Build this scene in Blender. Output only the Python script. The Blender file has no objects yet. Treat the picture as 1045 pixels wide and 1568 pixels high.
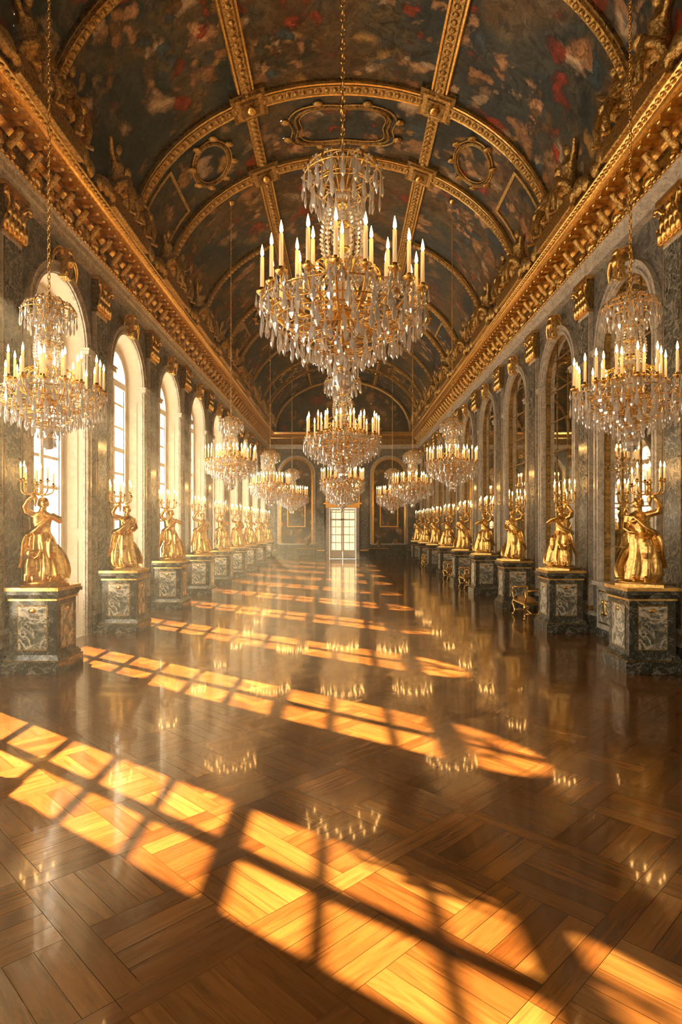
import bpy, math, random
from math import sin, cos, pi, sqrt, radians
from mathutils import Vector, Matrix
random.seed(7)
S=bpy.context.scene
S.view_settings.view_transform='Standard'

# ------------------------------------------------------------------ materials
def newmat(name):
    m=bpy.data.materials.new(name); m.use_nodes=True
    nt=m.node_tree; b=nt.nodes['Principled BSDF']
    return m,nt,b
def ramp(nt,src,stops,interp='LINEAR'):
    r=nt.nodes.new('ShaderNodeValToRGB'); r.color_ramp.interpolation=interp
    el=r.color_ramp.elements
    while len(el)<len(stops): el.new(0.5)
    for e,(p,c) in zip(el,stops):
        e.position=p; e.color=(c[0],c[1],c[2],1)
    nt.links.new(src,r.inputs[0]); return r
def mix(nt,fac,a,b,blend='MIX'):
    n=nt.nodes.new('ShaderNodeMix'); n.data_type='RGBA'; n.blend_type=blend
    for i,x in ((0,fac),(6,a),(7,b)):
        if isinstance(x,(int,float)): n.inputs[i].default_value=x
        elif isinstance(x,tuple): n.inputs[i].default_value=(x[0],x[1],x[2],1)
        else: nt.links.new(x,n.inputs[i])
    return n.outputs[2]
def objco(nt,scale=(1,1,1)):
    tc=nt.nodes.new('ShaderNodeTexCoord'); mp=nt.nodes.new('ShaderNodeMapping')
    mp.inputs['Scale'].default_value=scale
    nt.links.new(tc.outputs['Object'],mp.inputs[0]); return mp.outputs[0]
def noise(nt,vec,scale,detail=4,dist=0.0,rough=.5,out='Fac'):
    n=nt.nodes.new('ShaderNodeTexNoise'); n.inputs['Scale'].default_value=scale
    n.inputs['Detail'].default_value=detail; n.inputs['Distortion'].default_value=dist
    n.inputs['Roughness'].default_value=rough
    nt.links.new(vec,n.inputs['Vector']); return n.outputs[out]
def bump(nt,b,h,strength,dist=.02):
    n=nt.nodes.new('ShaderNodeBump'); n.inputs['Strength'].default_value=strength
    n.inputs['Distance'].default_value=dist
    nt.links.new(h,n.inputs['Height']); nt.links.new(n.outputs[0],b.inputs['Normal'])

def gold(name,c1,c2,rough=.3,bs=.25,sc=14):
    m,nt,b=newmat(name); v=objco(nt)
    f=noise(nt,v,sc,5,.6)
    r=ramp(nt,f,[(.3,c2),(.62,c1)])
    nt.links.new(r.outputs[0],b.inputs['Base Color'])
    b.inputs['Metallic'].default_value=1; b.inputs['Roughness'].default_value=rough
    bump(nt,b,f,bs,.03); return m
GOLD=gold('gilding',(.98,.70,.27),(.64,.38,.11),.26,.15)
GOLDR=gold('gilded_stucco',(.80,.54,.19),(.23,.13,.042),.38,.7,22)
GOLDD=gold('aged_gilding',(.42,.27,.09),(.07,.042,.016),.42,.7,16)

def marble(name,c1,c2,vein,scale=1.5,rough=.18,vw=.03,vamt=1.0):
    m,nt,b=newmat(name); v=objco(nt)
    f=noise(nt,v,scale*2.2,8,1.2,.62)
    base=ramp(nt,f,[(.35,c1),(.65,c2)])
    g=noise(nt,v,scale,7,2.2,.6)
    vr=ramp(nt,g,[(.5-vw,(0,0,0)),(.5,(vamt,)*3),(.5+vw,(0,0,0))])
    g2=noise(nt,v,scale*3.1,6,1.5,.6)
    v2=ramp(nt,g2,[(.5-vw*.7,(0,0,0)),(.5,(.6*vamt,)*3),(.5+vw*.7,(0,0,0))])
    c=mix(nt,vr.outputs[0],base.outputs[0],vein)
    c=mix(nt,v2.outputs[0],c,vein)
    nt.links.new(c,b.inputs['Base Color']); b.inputs['Roughness'].default_value=rough
    return m
M_WALL=marble('grey_veined_marble',(.052,.057,.06),(.15,.155,.15),(.40,.38,.34),1.6,.18,.03,.65)
M_PIL=marble('green_marble',(.026,.038,.040),(.09,.11,.11),(.45,.43,.38),2.4,.14)
M_DARK=marble('dark_green_marble',(.010,.018,.018),(.040,.052,.050),(.42,.42,.38),1.8,.12,.02,.75)
M_LIGHT=marble('pale_marble',(.46,.44,.40),(.68,.64,.57),(.25,.24,.23),2.0,.25)
M_PANEL=marble('brecciated_marble',(.03,.05,.048),(.24,.25,.22),(.78,.75,.66),1.7,.12,.06)
M_STONE=marble('cream_painted_stone',(.86,.82,.74),(.92,.88,.80),(.75,.70,.62),1.2,.5,.02,.25)

def paint(name,off):
    m,nt,b=newmat(name); v=objco(nt)
    mp=nt.nodes.new('ShaderNodeMapping'); mp.inputs['Location'].default_value=off
    nt.links.new(v,mp.inputs[0]); v=mp.outputs[0]
    def warp(v,scale,amt):
        wn=noise(nt,v,scale,5,.3,.6,'Color')
        sub=nt.nodes.new('ShaderNodeVectorMath'); sub.operation='SUBTRACT'; nt.links.new(wn,sub.inputs[0]); sub.inputs[1].default_value=(.5,.5,.5)
        sc=nt.nodes.new('ShaderNodeVectorMath'); sc.operation='SCALE'; nt.links.new(sub.outputs[0],sc.inputs[0]); sc.inputs['Scale'].default_value=amt
        ad=nt.nodes.new('ShaderNodeVectorMath'); nt.links.new(v,ad.inputs[0]); nt.links.new(sc.outputs[0],ad.inputs[1]); return ad.outputs[0]
    wv=warp(v,1.0,1.7)
    f=noise(nt,v,.33,7,.6,.6)
    bg=ramp(nt,f,[(.3,(.009,.017,.024)),(.42,(.022,.040,.050)),(.50,(.055,.062,.055)),(.57,(.13,.088,.042)),(.66,(.085,.045,.022)),(.75,(.03,.02,.014))])
    # groups of draped figures : two sizes of warped cells
    def cells(scale,vec,rs,lo,hi,seed):
        vo=nt.nodes.new('ShaderNodeTexVoronoi'); vo.inputs['Scale'].default_value=scale; nt.links.new(vec,vo.inputs['Vector'])
        fm=ramp(nt,vo.outputs['Distance'],[(.38,(1,1,1)),(.52,(0,0,0))])
        sh=ramp(nt,vo.outputs['Distance'],[(.0,(1.25,1.2,1.1)),(.28,(.85,.8,.75)),(.5,(.25,.22,.2))])
        region=ramp(nt,noise(nt,v,rs,3,.3+seed*.2),[(lo,(0,0,0)),(hi,(1,1,1))])
        sp=nt.nodes.new('ShaderNodeSeparateColor'); nt.links.new(vo.outputs['Color'],sp.inputs[0])
        fc=ramp(nt,sp.outputs[seed],[(0,(.36,.20,.10)),(.15,(.05,.09,.13)),(.28,(.50,.31,.17)),(.42,(.32,.05,.025)),(.54,(.14,.085,.035)),(.66,(.42,.27,.10)),(.78,(.45,.36,.26)),(.9,(.06,.065,.045))],'CONSTANT')
        c=mix(nt,1.0,fc.outputs[0],sh.outputs[0],'MULTIPLY')
        return c,mix(nt,1.0,fm.outputs[0],region.outputs[0],'MULTIPLY')
    c1,m1=cells(1.25,wv,.42,.44,.50,0)
    c2,m2=cells(2.3,warp(v,1.7,1.1),.6,.47,.54,1)
    dt=noise(nt,wv,4.0,7,1.0,.65)
    dr=ramp(nt,dt,[(.35,(.3,.28,.26)),(.52,(.95,.93,.9)),(.68,(1.5,1.45,1.35))])
    c=mix(nt,m1,bg.outputs[0],c1); c=mix(nt,m2,c,c2)
    k=noise(nt,wv,.7,6,.4)
    cl=ramp(nt,k,[(.58,(0,0,0)),(.70,(.65,.65,.65))])
    c=mix(nt,cl.outputs[0],c,(.20,.155,.10))
    c=mix(nt,1.0,c,dr.outputs[0],'MULTIPLY')
    nt.links.new(c,b.inputs['Base Color']); b.inputs['Roughness'].default_value=.5
    b.inputs['Specular IOR Level'].default_value=.25
    return m
PAINT=paint('ceiling_fresco',(0,0,0)); PAINT2=paint('ceiling_fresco_b',(31,17,5))

def mirror():
    m,nt,b=newmat('aged_mirror_glass'); v=objco(nt)
    f=noise(nt,v,1.5,5,.8)
    r=ramp(nt,f,[(.3,(.66,.64,.58)),(.7,(.86,.84,.77))])
    nt.links.new(r.outputs[0],b.inputs['Base Color'])
    b.inputs['Metallic'].default_value=1; b.inputs['Roughness'].default_value=.02
    bump(nt,b,noise(nt,v,.8,2),.04,.05); return m
MIRROR=mirror()

def crystal():
    m,nt,b=newmat('cut_crystal')
    v=objco(nt); r=ramp(nt,noise(nt,v,5),[(.3,(.95,.96,1)),(.7,(1,1,1))]); nt.links.new(r.outputs[0],b.inputs['Base Color'])
    b.inputs['Roughness'].default_value=.05; b.inputs['IOR'].default_value=1.62
    b.inputs['Metallic'].default_value=.33
    b.inputs['Transmission Weight'].default_value=.5
    return m
CRYS=crystal()
m,nt,b=newmat('candle_wax'); b.inputs['Roughness'].default_value=.5
v=objco(nt); r=ramp(nt,noise(nt,v,6),[(.3,(.85,.70,.46)),(.7,(.95,.82,.6))]); nt.links.new(r.outputs[0],b.inputs['Base Color'])
b.inputs['Emission Color'].default_value=(1,.56,.2,1); b.inputs['Emission Strength'].default_value=.35  # faint self-glow stands in for flame light passing through the wax
WAX=m
m,nt,b=newmat('candle_flame'); b.inputs['Base Color'].default_value=(1,.5,.1,1)
b.inputs['Emission Color'].default_value=(1,.52,.15,1); b.inputs['Emission Strength'].default_value=65
FLAME=m
def plain(name,c,rough=.5,metal=0):
    m,nt,b=newmat(name); v=objco(nt)
    f=noise(nt,v,8,5,.5)
    r=ramp(nt,f,[(.3,tuple(x*.85 for x in c)),(.7,tuple(min(1,x*1.08) for x in c))])
    nt.links.new(r.outputs[0],b.inputs['Base Color']); b.inputs['Roughness'].default_value=rough
    b.inputs['Metallic'].default_value=metal; return m
WHITEW=plain('white_painted_wood',(.86,.81,.72),.4)
DARKW=plain('dark_walnut',(.06,.03,.015),.3)
VELVET=plain('ochre_velvet',(.35,.17,.04),.8)
m,nt,b=newmat('sheer_curtain'); tr=nt.nodes.new('ShaderNodeBsdfTranslucent'); df=nt.nodes.new('ShaderNodeBsdfDiffuse'); ms=nt.nodes.new('ShaderNodeMixShader')  # made-up translucent sheet, added to dim the bright end doorways
cr=ramp(nt,noise(nt,objco(nt,(14,1,1)),1.0,3),[(.3,(.15,.125,.09)),(.7,(.22,.19,.14))])
nt.links.new(cr.outputs[0],tr.inputs[0]); nt.links.new(cr.outputs[0],df.inputs[0]); ms.inputs[0].default_value=.4
nt.links.new(tr.outputs[0],ms.inputs[1]); nt.links.new(df.outputs[0],ms.inputs[2])
nt.links.new(ms.outputs[0],nt.nodes['Material Output'].inputs[0]); nt.nodes.remove(b)
DIMSHEET=m

def wood():
    m,nt,b=newmat('oak_parquet')
    uv=nt.nodes.new('ShaderNodeTexCoord').outputs['UV']
    mp=nt.nodes.new('ShaderNodeMapping'); mp.inputs['Scale'].default_value=(1.3,16,1)
    nt.links.new(uv,mp.inputs[0])
    g=noise(nt,mp.outputs[0],1.0,8,1.2,.65)
    at=nt.nodes.new('ShaderNodeAttribute'); at.attribute_name='rnd'
    tint=ramp(nt,at.outputs['Fac'],[(0,(.125,.042,.009)),(.35,(.165,.063,.014)),(.7,(.205,.084,.019)),(1,(.26,.115,.028))])
    gr=ramp(nt,g,[(.3,(.5,.44,.38)),(.5,(.85,.82,.78)),(.7,(1.1,1.08,1.05))])
    c=mix(nt,1.0,tint.outputs[0],gr.outputs[0],'MULTIPLY')
    ov=objco(nt); big=noise(nt,ov,.55,4,.6)
    br=ramp(nt,big,[(.3,(.62,.60,.58)),(.7,(1.1,1.1,1.1))])
    c=mix(nt,1.0,c,br.outputs[0],'MULTIPLY')
    nt.links.new(c,b.inputs['Base Color'])
    rr=ramp(nt,noise(nt,ov,1.7,5,.5),[(.3,(.08,)*3),(.7,(.17,)*3)])
    nt.links.new(rr.outputs[0],b.inputs['Roughness'])
    b.inputs['Specular IOR Level'].default_value=.8
    b.inputs['Specular Tint'].default_value=(1,.82,.58,1)
    b.inputs['Coat Weight'].default_value=.35; b.inputs['Coat Roughness'].default_value=.05
    b.inputs['Coat Tint'].default_value=(1,.85,.62,1)
    ad=nt.nodes.new('ShaderNodeMath'); ad.operation='MULTIPLY_ADD'
    wv=noise(nt,ov,2.2,2,.2)
    nt.links.new(wv,ad.inputs[0]); ad.inputs[1].default_value=2.5; nt.links.new(g,ad.inputs[2])
    bump(nt,b,ad.outputs[0],.14,.012)
    return m
OAK=wood()

# ------------------------------------------------------------------ mesh builder
class MB:
    def __init__(s): s.v=[];s.f=[];s.m=[];s.s=[];s.mats=[]
    def mi(s,mat):
        if mat not in s.mats: s.mats.append(mat)
        return s.mats.index(mat)
    def add(s,vs,fs,mat,smooth=False,M=None):
        o=len(s.v); k=s.mi(mat)
        if M is not None: vs=[M@Vector(p) for p in vs]
        s.v.extend([tuple(p) for p in vs])
        for f in fs: s.f.append(tuple(i+o for i in f)); s.m.append(k); s.s.append(smooth)
    def box(s,c,d,mat,rz=0,M=None,top=1.0):
        x,y,z=d[0]/2,d[1]/2,d[2]/2; vs=[]
        for sx,sy,sz in ((-1,-1,-1),(1,-1,-1),(1,1,-1),(-1,1,-1),(-1,-1,1),(1,-1,1),(1,1,1),(-1,1,1)):
            t=top if sz>0 else 1
            a,b2=sx*x*t,sy*y*t
            vs.append((c[0]+a*cos(rz)-b2*sin(rz),c[1]+a*sin(rz)+b2*cos(rz),c[2]+sz*z))
        s.add(vs,[(0,3,2,1),(4,5,6,7),(0,1,5,4),(1,2,6,5),(2,3,7,6),(3,0,4,7)],mat,False,M)
    def lathe(s,prof,n,c,mat,smooth=True,M=None,ph=0):
        vs=[];fs=[]
        for r,z in prof:
            for i in range(n):
                a=2*pi*i/n+ph; vs.append((c[0]+r*cos(a),c[1]+r*sin(a),c[2]+z))
        for j in range(len(prof)-1):
            for i in range(n):
                k=(i+1)%n; fs.append((j*n+i,j*n+k,(j+1)*n+k,(j+1)*n+i))
        o=len(vs); vs.append((c[0],c[1],c[2]+prof[0][1])); vs.append((c[0],c[1],c[2]+prof[-1][1]))
        L=(len(prof)-1)*n
        for i in range(n):
            k=(i+1)%n; fs.append((o,k,i)); fs.append((o+1,L+i,L+k))
        s.add(vs,fs,mat,smooth,M)
    def ball(s,c,r,mat,seg=10,ring=7,M=None,smooth=True):
        if isinstance(r,(int,float)): r=(r,r,r)
        vs=[(c[0],c[1],c[2]-r[2])];fs=[]
        for j in range(1,ring):
            p=-pi/2+pi*j/ring
            for i in range(seg):
                a=2*pi*i/seg; vs.append((c[0]+r[0]*cos(p)*cos(a),c[1]+r[1]*cos(p)*sin(a),c[2]+r[2]*sin(p)))
        vs.append((c[0],c[1],c[2]+r[2])); e=len(vs)-1
        for i in range(seg):
            k=(i+1)%seg; fs.append((0,1+k,1+i)); fs.append((e,e-seg+i,e-seg+k))
            for j in range(ring-2):
                fs.append((1+j*seg+i,1+j*seg+k,1+(j+1)*seg+k,1+(j+1)*seg+i))
        s.add(vs,fs,mat,smooth,M)
    def tube(s,pts,rad,mat,n=8,M=None,smooth=True,flat=1.0):
        pts=[Vector(p) for p in pts]
        if isinstance(rad,(int,float)): rad=[rad]*len(pts)
        t0=(pts[1]-pts[0]).normalized()
        u=t0.orthogonal().normalized(); vs=[];fs=[]
        for i,p in enumerate(pts):
            t=(pts[min(i+1,len(pts)-1)]-pts[max(i-1,0)])
            t=t.normalized() if t.length>1e-9 else t0
            u=(u-t*u.dot(t)); u=u.normalized() if u.length>1e-6 else t.orthogonal().normalized()
            w=t.cross(u)
            for k in range(n):
                a=2*pi*k/n; vs.append(p+(u*cos(a)*flat+w*sin(a))*rad[i])
        for j in range(len(pts)-1):
            for i in range(n):
                k=(i+1)%n; fs.append((j*n+i,j*n+k,(j+1)*n+k,(j+1)*n+i))
        o=len(vs); vs.append(pts[0]); vs.append(pts[-1]); L=(len(pts)-1)*n
        for i in range(n):
            k=(i+1)%n; fs.append((o,k,i)); fs.append((o+1,L+i,L+k))
        s.add(vs,fs,mat,smooth,M)
    def mesh_in(s,me,mat,M=None):
        s.add([v.co.copy() for v in me.vertices],[tuple(p.vertices) for p in me.polygons],mat,True,M)
    def mesh(s,name):
        me=bpy.data.meshes.new(name); me.from_pydata(s.v,[],s.f)
        for m in s.mats: me.materials.append(m)
        me.polygons.foreach_set('material_index',s.m); me.polygons.foreach_set('use_smooth',s.s)
        me.update(); return me
    def obj(s,name,loc=(0,0,0)):
        return place(s.mesh(name),name,loc)
def place(me,name,loc=(0,0,0),rz=0,sc=(1,1,1),parent=None):
    o=bpy.data.objects.new(name,me); o.location=loc; o.rotation_euler=(0,0,rz); o.scale=sc
    S.collection.objects.link(o)
    if parent: o.parent=parent
    return o
def smoothpath(pts,k=5):
    P=[Vector(p) for p in pts]; out=[]
    for i in range(len(P)-1):
        a=P[max(i-1,0)];b=P[i];c=P[i+1];d=P[min(i+2,len(P)-1)]
        for j in range(k):
            t=j/k
            out.append(.5*((2*b)+(c-a)*t+(2*a-5*b+4*c-d)*t*t+(3*b-a-3*c+d)*t**3))
    out.append(P[-1]); return out
def remeshed(mb,voxel,it=2):
    me=mb.mesh('tmp'); o=bpy.data.objects.new('tmp',me); S.collection.objects.link(o)
    r=o.modifiers.new('r','REMESH'); r.mode='VOXEL'; r.voxel_size=voxel
    sm=o.modifiers.new('s','SMOOTH'); sm.factor=.5; sm.iterations=it
    dg=bpy.context.evaluated_depsgraph_get(); dg.update()
    out=bpy.data.meshes.new_from_object(o.evaluated_get(dg))
    bpy.data.objects.remove(o); bpy.data.meshes.remove(me); return out

# ------------------------------------------------------------------ layout constants
W=5.7; BAY=3.9; PY0=10.5; YB=PY0-5*BAY; YF=PY0+9*BAY   # -9 .. 45.6
NB=14
WY=[YB+BAY*(i+.5) for i in range(NB)]
A=1.15; AO=.92; XO=-6.12; ZS=6.25; ZT=8.1; ZC=9.2; VA=5.3; VB=4.1
n_trim=[0]
def trimname():
    n_trim[0]+=1; return 'trim_%d'%n_trim[0]

# ------------------------------------------------------------------ floor
def build_floor():
    vs=[];fs=[];uvs=[];rnd=[]
    s=1.48; w=.15; g=.0016; c45=cos(pi/4)
    def plank(u0,v0,u1,v1):
        alongu=(u1-u0)>=(v1-v0)
        u0+=g;v0+=g;u1-=g;v1-=g
        cs=[(u0,v0),(u1,v0),(u1,v1),(u0,v1)]
        P=[((u-v)*c45,(u+v)*c45) for u,v in cs]
        if not all(abs(x)<6.5 and YB-.1<y<YF+.4 for x,y in P): return
        o=len(vs); vs.extend([(x,y,0) for x,y in P]); fs.append((o,o+1,o+2,o+3))
        ox,oy=random.random()*50,random.random()*50
        for u,v in cs:
            uvs.append((u-u0+ox,v-v0+oy) if alongu else (v-v0+ox,u-u0+oy))
        rnd.append(random.random())
    n=45
    for i in range(-n,n):
        for j in range(-n,n):
            U=i*s;V=j*s
            x=(U-V)*c45;y=(U+V)*c45
            if abs(x)>9 or y<YB-3 or y>YF+3: continue
            plank(U-w/2,V+w/2,U+w/2,V+s-w/2)
            plank(U-w/2,V-w/2,U+s-w/2,V+w/2)
            q=(s-w)/2
            for a in range(2):
                for b_ in range(2):
                    bu=U+w/2+a*q; bv=V+w/2+b_*q; k=4
                    for t in range(k):
                        if (a+b_)%2==0: plank(bu,bv+q*t/k,bu+q,bv+q*(t+1)/k)
                        else: plank(bu+q*t/k,bv,bu+q*(t+1)/k,bv+q)
    o=len(vs); z=-.003
    vs.extend([(-6.5,YB-.2,z),(6.5,YB-.2,z),(6.5,YF+.6,z),(-6.5,YF+.6,z),(-6.5,YB-.2,-.3),(6.5,YB-.2,-.3),(6.5,YF+.6,-.3),(-6.5,YF+.6,-.3)])
    for f in ((0,1,2,3),(4,7,6,5),(0,4,5,1),(1,5,6,2),(2,6,7,3),(3,7,4,0)):
        fs.append(tuple(o+i for i in f)); uvs.extend([(0,0),(1,0),(1,1),(0,1)]); rnd.append(0.0)
    me=bpy.data.meshes.new('floor'); me.from_pydata(vs,[],fs)
    uvl=me.uv_layers.new(name='UVMap')
    uvl.data.foreach_set('uv',[c for p in uvs for c in p])
    at=me.attributes.new('rnd','FLOAT','FACE'); at.data.foreach_set('value',rnd)
    me.materials.append(OAK); me.update(); place(me,'floor')
build_floor()

# ------------------------------------------------------------------ walls
def arch_pts(yc,a,zs,n=20):
    return [(yc-a*cos(pi*j/n),zs+a*sin(pi*j/n)) for j in range(n+1)]
def wall_skin(mb,X,zb,mat,ztop=9.4,a=A):
    for yc in WY:
        y0=yc-BAY/2;y1=yc+BAY/2
        def q(ya,za,yb,zb_,m=mat): mb.add([(X,ya,za),(X,yb,za),(X,yb,zb_),(X,ya,zb_)],[(0,1,2,3)],m)
        q(y0,0,yc-a,ZS); q(yc+a,0,y1,ZS); q(y0,ZS,yc-a,ztop); q(yc+a,ZS,y1,ztop)
        if zb>0: q(yc-a,0,yc+a,zb)
        p=arch_pts(yc,a,ZS)
        for i in range(len(p)-1):
            mb.add([(X,p[i][0],p[i][1]),(X,p[i+1][0],p[i+1][1]),(X,p[i+1][0],ztop),(X,p[i][0],ztop)],[(0,1,2,3)],mat)
def reveal(mb,X0,X1,yc,zb,mat,a=A,a1=None):
    a1=a1 or a
    p=[(yc-a,zb)]+arch_pts(yc,a,ZS)+[(yc+a,zb)]
    p1=[(yc-a1,zb)]+arch_pts(yc,a1,ZS)+[(yc+a1,zb)]
    vs=[(X0,y,z) for y,z in p]+[(X1,y,z) for y,z in p1]; n=len(p)
    mb.add(vs,[(i,i+1,n+i+1,n+i) for i in range(n-1)],mat)
    mb.add([(X0,yc-a,zb),(X0,yc+a,zb),(X1,yc+a1,zb),(X1,yc-a1,zb)],[(0,1,2,3)],mat)
def arch_band(mb,yc,X0,X1,ai,ao,zb,mat,zs=ZS,bottom=False):
    n=20
    I=[(yc-ai,zb)]+arch_pts(yc,ai,zs,n)+[(yc+ai,zb)]
    O=[(yc-ao,zb)]+arch_pts(yc,ao,zs,n)+[(yc+ao,zb)]
    vs=[];fs=[]
    for (a,b),(c,d) in zip(I,O):
        vs+= [(X0,a,b),(X1,a,b),(X1,c,d),(X0,c,d)]
    k=len(I)
    for i in range(k-1):
        for t in range(4):
            u=(t+1)%4; fs.append((i*4+t,i*4+u,(i+1)*4+u,(i+1)*4+t))
    fs.append((0,1,2,3)); fs.append(tuple((k-1)*4+t for t in (3,2,1,0)))
    mb.add(vs,fs,mat)

mb=MB(); wall_skin(mb,-W,0,M_WALL); wall_skin(mb,XO,0,M_STONE,a=AO)
for yc in WY:
    reveal(mb,-W,XO,yc,.004,M_STONE,A,AO)
    for s in (-1,1):
        for (z0,z1) in ((.5,2.1),(2.35,5.9)):
            vs=[]
            for (xx,zz) in ((-W-.1,z0),(XO+.14,z0),(XO+.14,z1),(-W-.1,z1)):
                t=(xx+W)/(XO+W); vs.append((xx+.012,yc+s*(A+(AO-A)*t-.015),zz))
            mb.add(vs,[(0,1,2,3)],WHITEW)
mb.box((-5.95,(YB+YF)/2,9.45),(.45,YF-YB,.1),M_STONE)
wl=mb.obj('wall_left')
mb=MB(); wall_skin(mb,W,1.15,M_WALL)
for yc in WY: reveal(mb,W,W+.14,yc,1.15,M_LIGHT)
mb.box((W+.35,(YB+YF)/2,4.7),(.35,YF-YB,9.5),M_STONE)
wr=mb.obj('wall_right')

for sd in (-1,1):
    mb=MB(); zb=0.0 if sd<0 else 1.15
    for yc in WY:
        X=sd*W
        arch_band(mb,yc,X,X-sd*.05,A,A+.24,zb,M_LIGHT)
        arch_band(mb,yc,X-sd*.05,X-sd*.09,A+.03,A+.09,zb,M_LIGHT)
        arch_band(mb,yc,X-sd*.05,X-sd*.10,A+.17,A+.24,zb,M_LIGHT)
        for s2 in (-1,1):
            mb.box((X-sd*.07,yc+s2*(A+.12),ZS-.04),(.14,.3,.09),M_LIGHT)
            mb.box((X-sd*.07,yc+s2*(A+.12),ZS+.03),(.18,.34,.05),M_LIGHT)
    mb.obj(trimname())

# windows
def window_mesh():
    mb=MB(); X0=-.04;X1=.04; a=AO+.03
    arch_band(mb,0,X0-.02,X1+.02,a-.2,a,0.0,WHITEW)
    arch_band(mb,0,X1,X1+.05,a-.2,a-.14,0.0,WHITEW)
    mb.box((0,0,.04),(.1,2*a,.08),WHITEW)
    mb.box((0,0,.36),(.05,2*a-.1,.6),WHITEW)
    for s in (-1,1):
        mb.box((.03,s*.38,.37),(.03,.5,.4),WHITEW)
    mb.box((.01,0,3.1),(.09,.13,6.2),WHITEW)
    mb.box((0,0,.7),(.07,2*a-.1,.1),WHITEW)
    z=1.34
    while z<6.0:
        mb.box((0,0,z),(.05,2*a-.1,.065),WHITEW); z+=.62
    mb.box((.01,0,4.45),(.09,2*a-.06,.12),WHITEW)
    mb.box((.01,0,ZS-.05),(.14,2*a-.04,.18),WHITEW)
    mb.box((0,0,ZS+.35),(.06,.08,.75),WHITEW)
    for s in (-1,1):
        mb.tube([(0,s*.03,ZS),(0,s*(a-.06)*cos(pi/4)*.98,ZS+(a-.06)*sin(pi/4)*.98)],.025,WHITEW,4)
    arch_band(mb,0,-.03,.03,.34,.38,ZS,WHITEW)
    mb.tube([(.08,0,.9),(.08,0,2.2)],.015,GOLD,6); mb.ball((.1,0,1.45),(.03,.03,.05),GOLD)
    return mb.mesh('window')
wm=window_mesh()
for i,yc in enumerate(WY): place(wm,'window_%d'%(i+1),(XO+.03,yc,.005))

# mirrors
def mirror_mesh():
    mb=MB(); zb=1.15
    p=arch_pts(0,A,ZS)
    mb.add([(.10,-A,zb),(.10,A,zb),(.10,A,ZS),(.10,-A,ZS)],[(0,1,2,3)],MIRROR)
    for i in range(len(p)-1):
        mb.add([(.10,p[i][0],ZS),(.10,p[i+1][0],ZS),(.10,p[i+1][0],p[i+1][1]),(.10,p[i][0],p[i][1])],[(0,1,2,3)],MIRROR)
    arch_band(mb,0,.12,.04,A-.05,A-.0,zb,GOLDD)
    for y in (-.4,.4):
        h=sqrt((A)**2-y*y)
        mb.box((.09,y,(zb+ZS+h)/2),(.02,.025,ZS+h-zb),GOLDD)
    z=zb+.82
    while z<ZS+.9:
        h=A if z<ZS else sqrt(A*A-(z-ZS)**2)
        mb.box((.09,0,z),(.02,2*h-.04,.025),GOLDD); z+=.82
    mb.box((.07,0,zb+.03),(.08,2*A,.06),GOLD)
    return mb.mesh('arched_mirror')
mm=mirror_mesh()
for yc in WY: place(mm,'arched_mirror',(W,yc,0))

def dado_mesh():
    mb=MB()
    mb.box((-.052,0,.09),(.1,2.9,.18),M_DARK)
    mb.box((-.032,0,.65),(.06,2.6,.94),M_LIGHT)
    mb.box((-.082,0,1.16),(.16,2.72,.09),M_LIGHT)
    for y in (-.85,0,.85):
        w=.62 if y else .8
        mb.box((-.065,y,.65),(.03,w,.72),GOLD)
        mb.box((-.075,y,.65),(.03,w-.07,.65),M_PANEL if y else M_DARK)
        mb.ball((-.09,y,.65),(.02,.09,.2),GOLD,8,6)
        for a in range(4):
            mb.ball((-.09,y+.12*cos(a*pi/2+pi/4),.65+.16*sin(a*pi/2+pi/4)),(.02,.06,.06),GOLD,6,5)
    return mb.mesh('marble_dado')
dm=dado_mesh()
for yc in WY: place(dm,'marble_dado',(W,yc,0))

def pilaster_mesh():
    mb=MB()
    mb.box((.06,0,.2),(.12,.86,.4),M_DARK); mb.box((.06,0,.45),(.12,.8,.1),M_LIGHT)
    mb.box((.066,0,.56),(.13,.74,.1),GOLD)
    mb.box((.05,0,3.95),(.1,.64,6.7),M_LIGHT)
    mb.box((.06,0,3.95),(.11,.52,6.5),M_PIL)
    for s in (-1,1): mb.box((.112,s*.27,3.95),(.012,.015,6.5),GOLDD)
    z0=7.3
    mb.box((.081,0,z0),(.16,.7,.06),GOLD)
    mb.box((.082,0,z0+.36),(.14,.62,.66),GOLDD,top=1.12)
    for row,(z,k,h) in enumerate(((z0+.17,5,.16),(z0+.36,4,.16))):
        for i in range(k):
            y=(i-(k-1)/2)*.15
            mb.tube([(.13,y,z-h),(.16,y,z),(.2,y,z+.1),(.22,y,z+.05)],[.07,.065,.045,.02],GOLD,6)
    for s in (-1,1):
        mb.tube([(.14,s*.2,z0+.45),(.17,s*.3,z0+.6),(.2,s*.39,z0+.62),(.2,s*.41,z0+.54),(.2,s*.35,z0+.53)],[.04,.045,.045,.04,.02],GOLD,7)
    mb.ball((.17,0,z0+.56),(.06,.1,.1),GOLD,9,7)
    mb.box((.102,0,z0+.73),(.2,.8,.08),GOLD)
    return mb.mesh('marble_pilaster')
pm=pilaster_mesh()
for k in range(1,NB):
    y=YB+BAY*k
    place(pm,'marble_pilaster',(-W+.004,y,0)); place(pm,'marble_pilaster',(W-.004,y,0),pi)

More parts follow.
